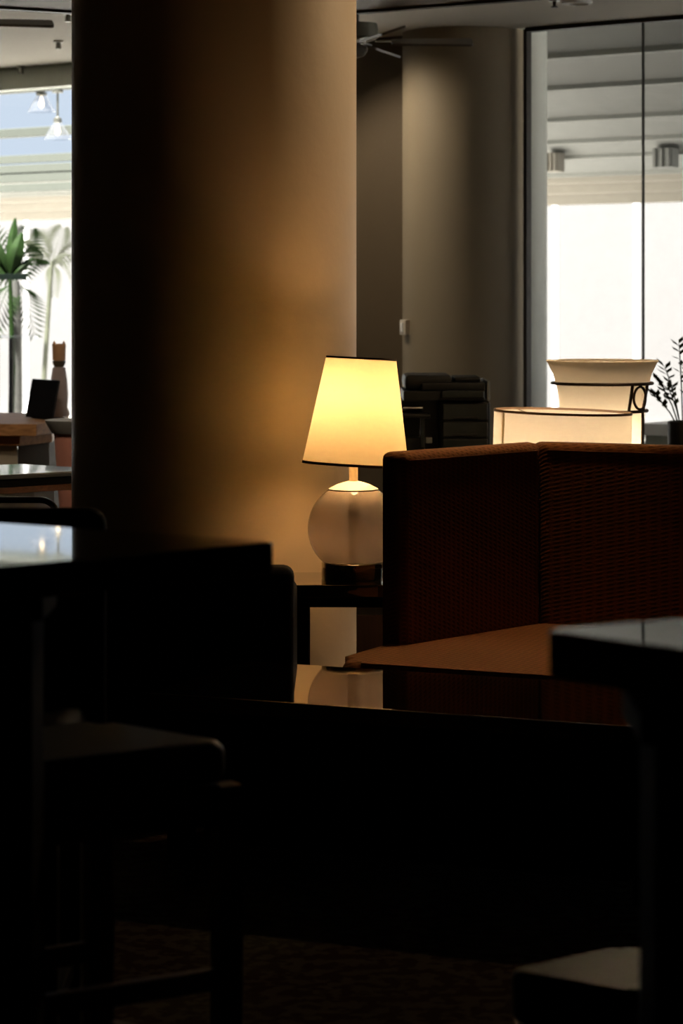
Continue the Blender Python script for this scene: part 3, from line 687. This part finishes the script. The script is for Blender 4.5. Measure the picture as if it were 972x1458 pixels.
for i, (x, y) in enumerate(((-2.6, 9.8), (-1.65, 9.1), (-0.45, 13.3))):  # three unseen spotlights added to light the desk, planter and far column
    t = thing('ceiling_spotlight', ('added unseen ceiling spotlight shining on the desk, just above the picture edge', 'added unseen ceiling spotlight over the glass topped table, just above the picture edge', 'added unseen ceiling spotlight behind the thick column, shining on the far round column')[i], 'light', (x, y, (LOW, LOW, HIGH)[i]), 0, 'small ceiling spotlights')
    MB().lathe([(0, 0), (0.028, 0), (0.028, -0.012), (0, -0.012)], 16).build('mount', M['white'], t)
    MB().lathe([(0.014, -0.012), (0.018, -0.05), (0.016, -0.05), (0.012, -0.012)], 14, close=True).build('lamp_head', M['fanmetal'], t)
    added_spot(t, (0, 0, -0.055), ((-1.75, 12.6, 0.6), (-1.15, 10.5, 0.6), (0.42, 13.5, 1.3))[i], (SPOT_W, SPOT_W, 66)[i], cone=(80, 60, 110)[i])
for i, (px, py) in enumerate(((97, 18), (83, 58), (30, 94))):
    Y = (HIGH - EYE) * F / (HOR - py); q = at(px, py, Y)
    t = thing('ceiling_spotlight', ('small spotlight close to the dark ceiling edge, beside the column', 'small two-part spotlight midway along the left ceiling', 'small spotlight above the left window header')[i], 'light', (q.x, q.y, HIGH), 0, 'small ceiling spotlights')
    MB().lathe([(0, 0), (0.028, 0), (0.028, -0.012), (0, -0.012)], 16).build('mount', M['white'], t)
    MB().lathe([(0, -0.012), (0.014, -0.012), (0.018, -0.05), (0, -0.05)], 14, (0.0, 0, 0)).build('lamp_head', M['fanmetal'], t)
q = at(821, 2, (HIGH - EYE) * F / (HOR - 2))
t = thing('ceiling_downlight', 'round white downlight at the top right of the ceiling', 'light', (q.x, q.y, HIGH))
MB().lathe([(0.055, 0), (0.08, 0), (0.078, -0.012), (0.06, -0.016), (0.055, -0.004)], 36, close=True).build('trim_ring', M['white'], t)
MB().lathe([(0, -0.004), (0.056, -0.004), (0.056, 0), (0, 0)], 28).build('lens', M['white'], t)
q = at(789, 0, (HIGH - EYE) * F / (HOR - 0))
t = thing('sprinkler', 'small sprinkler head on the ceiling beside the downlight', 'sprinkler', (q.x, q.y, HIGH))
MB().lathe([(0, 0), (0.03, 0), (0.028, -0.008), (0, -0.008)], 18).build('escutcheon', M['fanmetal'], t)
MB().lathe([(0, -0.008), (0.01, -0.008), (0.008, -0.03), (0.018, -0.034), (0.018, -0.037), (0, -0.037)], 14).build('spray_head', M['iron'], t)
t = thing('ceiling_downlight', 'added unseen warm downlight in the brown ceiling over the corner sofa, above the picture', 'light', (0.545, 7.08, LOW))  # unseen lamp added to light the sofa seat from above
MB().lathe([(0.045, 0), (0.065, 0), (0.064, -0.008), (0.05, -0.010), (0.045, -0.003)], 30, close=True).build('trim_ring', M['white'], t)
o = added_spot(t, (0, 0, -0.012), (0.44, 6.70, 0.4), SEAT_W, (1, 0.62, 0.28), 38)
t = thing('ceiling_downlight', 'added unseen wide warm downlight in the brown ceiling behind the sofa, above the picture', 'light', (1.5, 8.4, LOW))  # unseen lamp added to brighten the right side of the thick column
MB().lathe([(0.075, 0), (0.10, 0), (0.098, -0.010), (0.08, -0.012), (0.075, -0.004)], 30, close=True).build('trim_ring', M['white'], t)
added_spot(t, (0, 0, -0.02), (1.0, 8.3, 1.6), WIDE_W, (1, 0.68, 0.38), 160)
def pendant(label, px, py_bot, Y, r):
    q = at(px, py_bot, Y)
    t = thing('pendant_lamp', label, 'lamp', (q.x, q.y, q.z), 0, 'glass pendant lamps by the left window')
    h = 2.868 - q.z
    MB().lathe([(r, 0), (r * 0.97, 0.012), (r * 0.62, 0.075), (r * 0.40, 0.11), (r * 0.32, 0.125), (r * 0.30, 0.122), (r * 0.38, 0.106), (r * 0.60, 0.072), (r * 0.94, 0.010)], 32, close=True).build('glass_shade', M['pglass'], t)
    MB().lathe([(0, 0.12), (r * 0.33, 0.12), (r * 0.30, 0.15), (0.008, 0.165), (0.008, h - 0.02), (0.04, h - 0.018), (0.04, h), (0, h)], 18).build('stem', M['fanmetal'], t)
    MB().lathe([(0, 0.03), (0.016, 0.04), (0.02, 0.06), (0.012, 0.10), (0, 0.12)], 14).build('bulb', M['bulb'], t)
pendant('clear glass pendant lamp, the higher one by the left window', 59, 160, 17.3, 0.098)
pendant('clear glass pendant lamp, the lower one nearer the column', 82, 199, 17.1, 0.096)

# ------------------------------------------------------------------ left background: desk, laptop, planter, table, tube chair
dk = thing('desk', 'honey wood desk with chamfered corner by the left window', 'desk', (-1.7, 12.7, 0))
def D(px, Y): return ((px - 486) / F * Y + 1.7, Y - 12.7)
topo = [D(-120, 12.3), D(52, 12.25), D(80, 12.55), D(98, 13.5), D(-120, 13.5)]
MB().prism(topo, 0.69, 0.752, 0.006, 2).build('desktop', M['desk'], dk)
MB().prism([D(-120, 12.38), D(28, 12.34), D(74, 12.68), D(92, 13.45), D(-120, 13.45)], 0.635, 0.688, 0.004, 2).build('lower_edge', M['desk'], dk)
MB().prism([D(-120, 12.42), D(25, 12.40), D(25, 13.4), D(-120, 13.4)], 0.0, 0.634).build('cabinet', M['deskbody'], dk)
MB().prism([D(25.3, 12.44), D(70, 12.74), D(86, 13.4), D(25.3, 13.4)], 0.0, 0.634).build('side_panel', M['umber'], dk)
lq = at(56, 594, 12.75)
lt = thing('monitor', 'black tilted flat screen standing on the honey wood desk', 'monitor', (lq.x, lq.y, 0.752), math.radians(-58))
MB().box((0, 0.05, 0.005), (0.16, 0.12, 0.010), 0.003).build('foot', M['screen'], lt)
MB().box((0, 0.055, 0.06), (0.03, 0.014, 0.11), 0.003, (-0.1, 0, 0)).build('stand', M['screen'], lt)
scn = MB().box((0, 0, 0.104), (0.33, 0.012, 0.208), 0.004).build('screen', M['screen'], lt, loc=(0, 0.0, 0.004), rot=(-0.19, 0, 0))
q = at(84, 594, 13.05)
om = thing('figurine', 'slender tan and mauve carved figure behind the black laptop', 'figurine', (q.x, q.y, 0.752))
MB().lathe([(0, 0), (0.055, 0), (0.058, 0.02), (0.045, 0.05), (0.050, 0.12), (0.044, 0.20), (0.034, 0.265), (0, 0.27)], 28).build('body', M['mauve'], om)
MB().lathe([(0, 0.268), (0.026, 0.268), (0.034, 0.285), (0.036, 0.30), (0, 0.302)], 24).build('collar', M['olive'], om)
hd = MB().lathe([(0, 0.30), (0.035, 0.302), (0.036, 0.36), (0.038, 0.385), (0.034, 0.392), (0, 0.394)], 24).build('head', M['tan'], om)
for sx in (-1, 1): MB().lathe([(0.011, 0), (0.006, 0.015), (0, 0.024)], 10, (sx * 0.026, 0, 0.386)).build('ear', M['tan'], hd)
q = at(118, 600, 10.5)
pl = thing('floor_planter', 'tapered pink terracotta planter with grey rim beside the column', 'planter', (q.x, q.y, 0))
MB().lathe([(0, 0), (0.065, 0), (0.075, 0.1), (0.125, 0.80), (0, 0.80)], 44).build('pot', M['terracotta'], pl)
MB().lathe([(0.10, 0.802), (0.135, 0.802), (0.160, 0.845), (0.165, 0.858), (0.155, 0.860), (0.10, 0.85)], 44, close=True).build('rim', M['stone'], pl)
MB().lathe([(0, 0.80), (0.11, 0.80), (0.11, 0.845), (0, 0.85)], 30).build('soil', M['olive'], pl)

lt2 = thing('lobby_table', 'grey glass topped table with brown wood edge, left of the column', 'table', (-1.35, 9.0, 0))
def T(px, py, z=0.75):
    v = on(px, py, z); return (v.x + 1.35, v.y - 9.0)
tp = [T(-140, 667), T(30, 660.5), T(128, 666.5), T(136, 669), T(-140, 684)]
MB().prism(tp, 0.732, 0.75, 0.003, 2).build('glass_top', M['greyglass'], lt2)
def shrink(poly, k):
    cx = sum(p[0] for p in poly) / len(poly); cy = sum(p[1] for p in poly) / len(poly)
    return [(cx + (p[0] - cx) * k, cy + (p[1] - cy) * k) for p in poly]
MB().prism(shrink(tp, 0.975), 0.705, 0.7315, 0.003, 2).build('wood_edge', M['blackwood'], lt2)
MB().prism(shrink(tp, 0.955), 0.68, 0.7045, 0.003, 2).build('wood_lip', M['brownwood'], lt2)
bp = shrink(tp, 0.80)
MB().prism([bp[0], (bp[1][0] + 0.05, bp[1][1]), (0.28, 0.02), (0.22, -0.10), bp[4]], 0.0, 0.68, 0.004, 2).build('pedestal', M['deskbody'], lt2)
q = at(35, 712, 7.5)
tc = thing('tube_chair', 'chair with bent steel tube back, at the left edge', 'chair', (q.x - 0.10, q.y, 0))
zt = q.z
def arc_back():
    r = 0.05; w = 0.20; pts = [(-w, 0, 0.45)]
    for k in range(7): a = PI - k * PI / 12; pts.append((-w + r + r * math.cos(a), 0, zt - r + r * math.sin(a)))
    for k in range(7): a = PI / 2 - k * PI / 12; pts.append((w - r + r * math.cos(a), 0, zt - r + r * math.sin(a)))
    return pts + [(w, 0, 0.45)]
MB().tube(arc_back(), 0.010, 10).build('back_tube', M['steel'], tc)
MB().box((0, -0.20, 0.45), (0.42, 0.42, 0.05), 0.02, seg=3).build('seat', M['leather'], tc)
for sx in (-1, 1):
    for sy in (-0.38, -0.02):
        MB().tube([(sx * 0.19, sy, 0.43), (sx * 0.20, sy, 0.0)], 0.010, 8).build('leg', M['steel'], tc)

# ------------------------------------------------------------------ plants outside the left window
def frond(par, base, tip, sag, nl=16, ll=0.16, m='leaf', wl=0.012):
    b, t = Vector(base), Vector(tip); mb = MB(); pts = []
    for k in range(9):
        u = k / 8; p = b.lerp(t, u); p.z += sag * math.sin(PI * u) ; pts.append(p)
    mb.tube(pts, [0.006 * (1 - 0.8 * k / 8) for k in range(9)], 5)
    ax = (t - b).normalized()
    for k in range(nl):
        u = 0.12 + 0.86 * k / (nl - 1); p = b.lerp(t, u); p.z += sag * math.sin(PI * u)
        ln = ll * math.sin(PI * (0.12 + 0.8 * u)) + 0.03
        for sgn in (-1, 1):
            side = ax.cross(Vector((0, 1, 0.25))).normalized() * sgn
            d = (side + ax * 0.55 + Vector((0, -0.15 * sgn, -0.28))).normalized(); w = ax * wl
            mb.quad(p - w, p + d * ln * 0.5 - w * 0.6 , p + d * ln, p + d * ln * 0.5 + w * 1.1)
    return mb.build('frond', M[m], par)
def palm(label, px, py_top, Y, z_base, m, tr_r, fr, lean=0.0):
    q = at(px, py_top, Y)
    t = thing('palm', label, 'plant', (q.x, q.y, 0), 0)
    top = q.z
    MB().lathe([(0, -0.02), (0.15, -0.02), (0.18, 0.3), (0.165, 0.31), (0, 0.28)], 28, (-lean, 0, 0)).build('pot', M['stone'], t)
    MB().tube([(-lean, 0, 0.2), (-lean * 0.6, 0, top * 0.5), (-lean * 0.2, 0, top * 0.85), (0, 0, top)], [tr_r * 1.1, tr_r, tr_r * 0.9, tr_r * 0.6], 12).build('trunk', M['trunk' if m == 'leaf' else 'leafhaze'], t)
    for (dx, dy, dz, sag, ll) in fr:
        frond(t, (0, 0, top - 0.02), (dx, dy, top + dz), sag, 14, ll, m)
    return t
palm('palm with grey trunk and broad green fronds at the left edge', 22, 400, 18.6, 0, 'leaf', 0.05,
     [(-0.30, 0.0, 0.42, 0.05, 0.14), (0.12, -0.05, 0.40, 0.06, 0.15), (-0.45, 0.05, -0.10, 0.22, 0.16), (0.14, 0.05, -0.42, 0.10, 0.16), (-0.16, -0.1, -0.42, 0.10, 0.17), (0.22, 0.0, 0.16, 0.10, 0.12), (-0.4, 0.1, 0.18, 0.14, 0.16)])
palm('thin pale palm beside the column in the left window', 74, 372, 21.5, 0, 'leafhaze', 0.022,
     [(-0.20, 0.0, 0.20, 0.06, 0.12), (0.10, 0.0, 0.30, 0.03, 0.12), (0.36, 0.05, 0.06, 0.08, 0.12), (-0.22, 0.05, 0.02, 0.08, 0.10), (0.22, -0.05, -0.25, 0.18, 0.08), (0.02, 0.0, -0.3, 0.06, 0.08)], lean=0.10)
def blade_leaf(par, base, tip, w, m):
    b, t = Vector(base), Vector(tip); ax = (t - b).normalized(); sd_ = ax.cross(Vector((0, 1, 0.2))).normalized()
    mb = MB(); K = 7; rows = []
    for k in range(K + 1):
        u = k / K; p = b.lerp(t, u) + Vector((0, -0.05 * math.sin(PI * u), 0.0)); h = w * math.sin(PI * (0.06 + 0.9 * u)) ** 0.8
        rows.append([mb.bm.verts.new(p - sd_ * h + Vector((0, 0.02, 0))), mb.bm.verts.new(p), mb.bm.verts.new(p + sd_ * h + Vector((0, 0.02, 0)))])
    for a, b2 in zip(rows, rows[1:]):
        for i in (0, 1): mb.bm.faces.new((a[i], a[i + 1], b2[i + 1], b2[i]))
    return mb.build('leaf', M[m], par)
q = at(14, 392, 17.6)
bn_ = thing('broadleaf_plant', 'broad leaved green plant above the dark rail in the left window', 'plant', (q.x, q.y, 0))
MB().lathe([(0, -0.02), (0.14, -0.02), (0.17, 0.30), (0.155, 0.31), (0, 0.28)], 28).build('pot', M['stone'], bn_)
MB().tube([(0, 0, 0.2), (0.02, 0, 0.9), (0, 0, q.z)], [0.025, 0.022, 0.014], 10).build('stem', M['leaf'], bn_)
for tip, w in (((-0.16, 0, 0.34), 0.05), ((0.09, -0.02, 0.31), 0.055), ((-0.30, 0.02, 0.12), 0.05), ((0.16, 0.03, 0.12), 0.03), ((0.03, 0.05, 0.42), 0.04)):
    blade_leaf(bn_, (0, 0, q.z - 0.02), (tip[0], tip[1], q.z + tip[2]), w, 'leaf')
# dark rail on uprights among the plants
a_, b_ = at(-40, 394, 17.3), at(38, 394, 17.3)
ra = thing('garden_rail', 'dark green flat rail among the plants in the left window', 'rail', (b_.x, b_.y, 0))
MB().box(((a_.x - b_.x) / 2, 0, a_.z), (b_.x - a_.x, 0.03, 0.042), 0.004).build('rail', M['darkgreen'], ra)
MB().box((a_.x - b_.x + 0.02, 0, a_.z / 2 - 0.01), (0.03, 0.03, a_.z + 0.02), 0.003).build('upright', M['darkgreen'], ra)
MB().box((-0.21, 0.0, a_.z / 2 - 0.01), (0.028, 0.028, a_.z + 0.02), 0.003).build('upright', M['trunk'], ra)
q = at(12, 477, 16.8)
gt = thing('patio_table', 'tall pale glass topped patio table outside the left window', 'table', (q.x, q.y, 0))
MB().lathe([(0, q.z - 0.02), (0.20, q.z - 0.02), (0.205, q.z - 0.01), (0.20, q.z), (0, q.z)], 40).build('glass_top', M['pglass'], gt)
MB().lathe([(0, 0), (0.018, 0), (0.018, q.z - 0.02), (0, q.z - 0.02)], 16, (0.02, 0, 0)).build('stem', M['trunk'], gt)
MB().lathe([(0, -0.02), (0.18, -0.02), (0.18, 0.01), (0, 0.02)], 28).build('base', M['trunk'], gt)
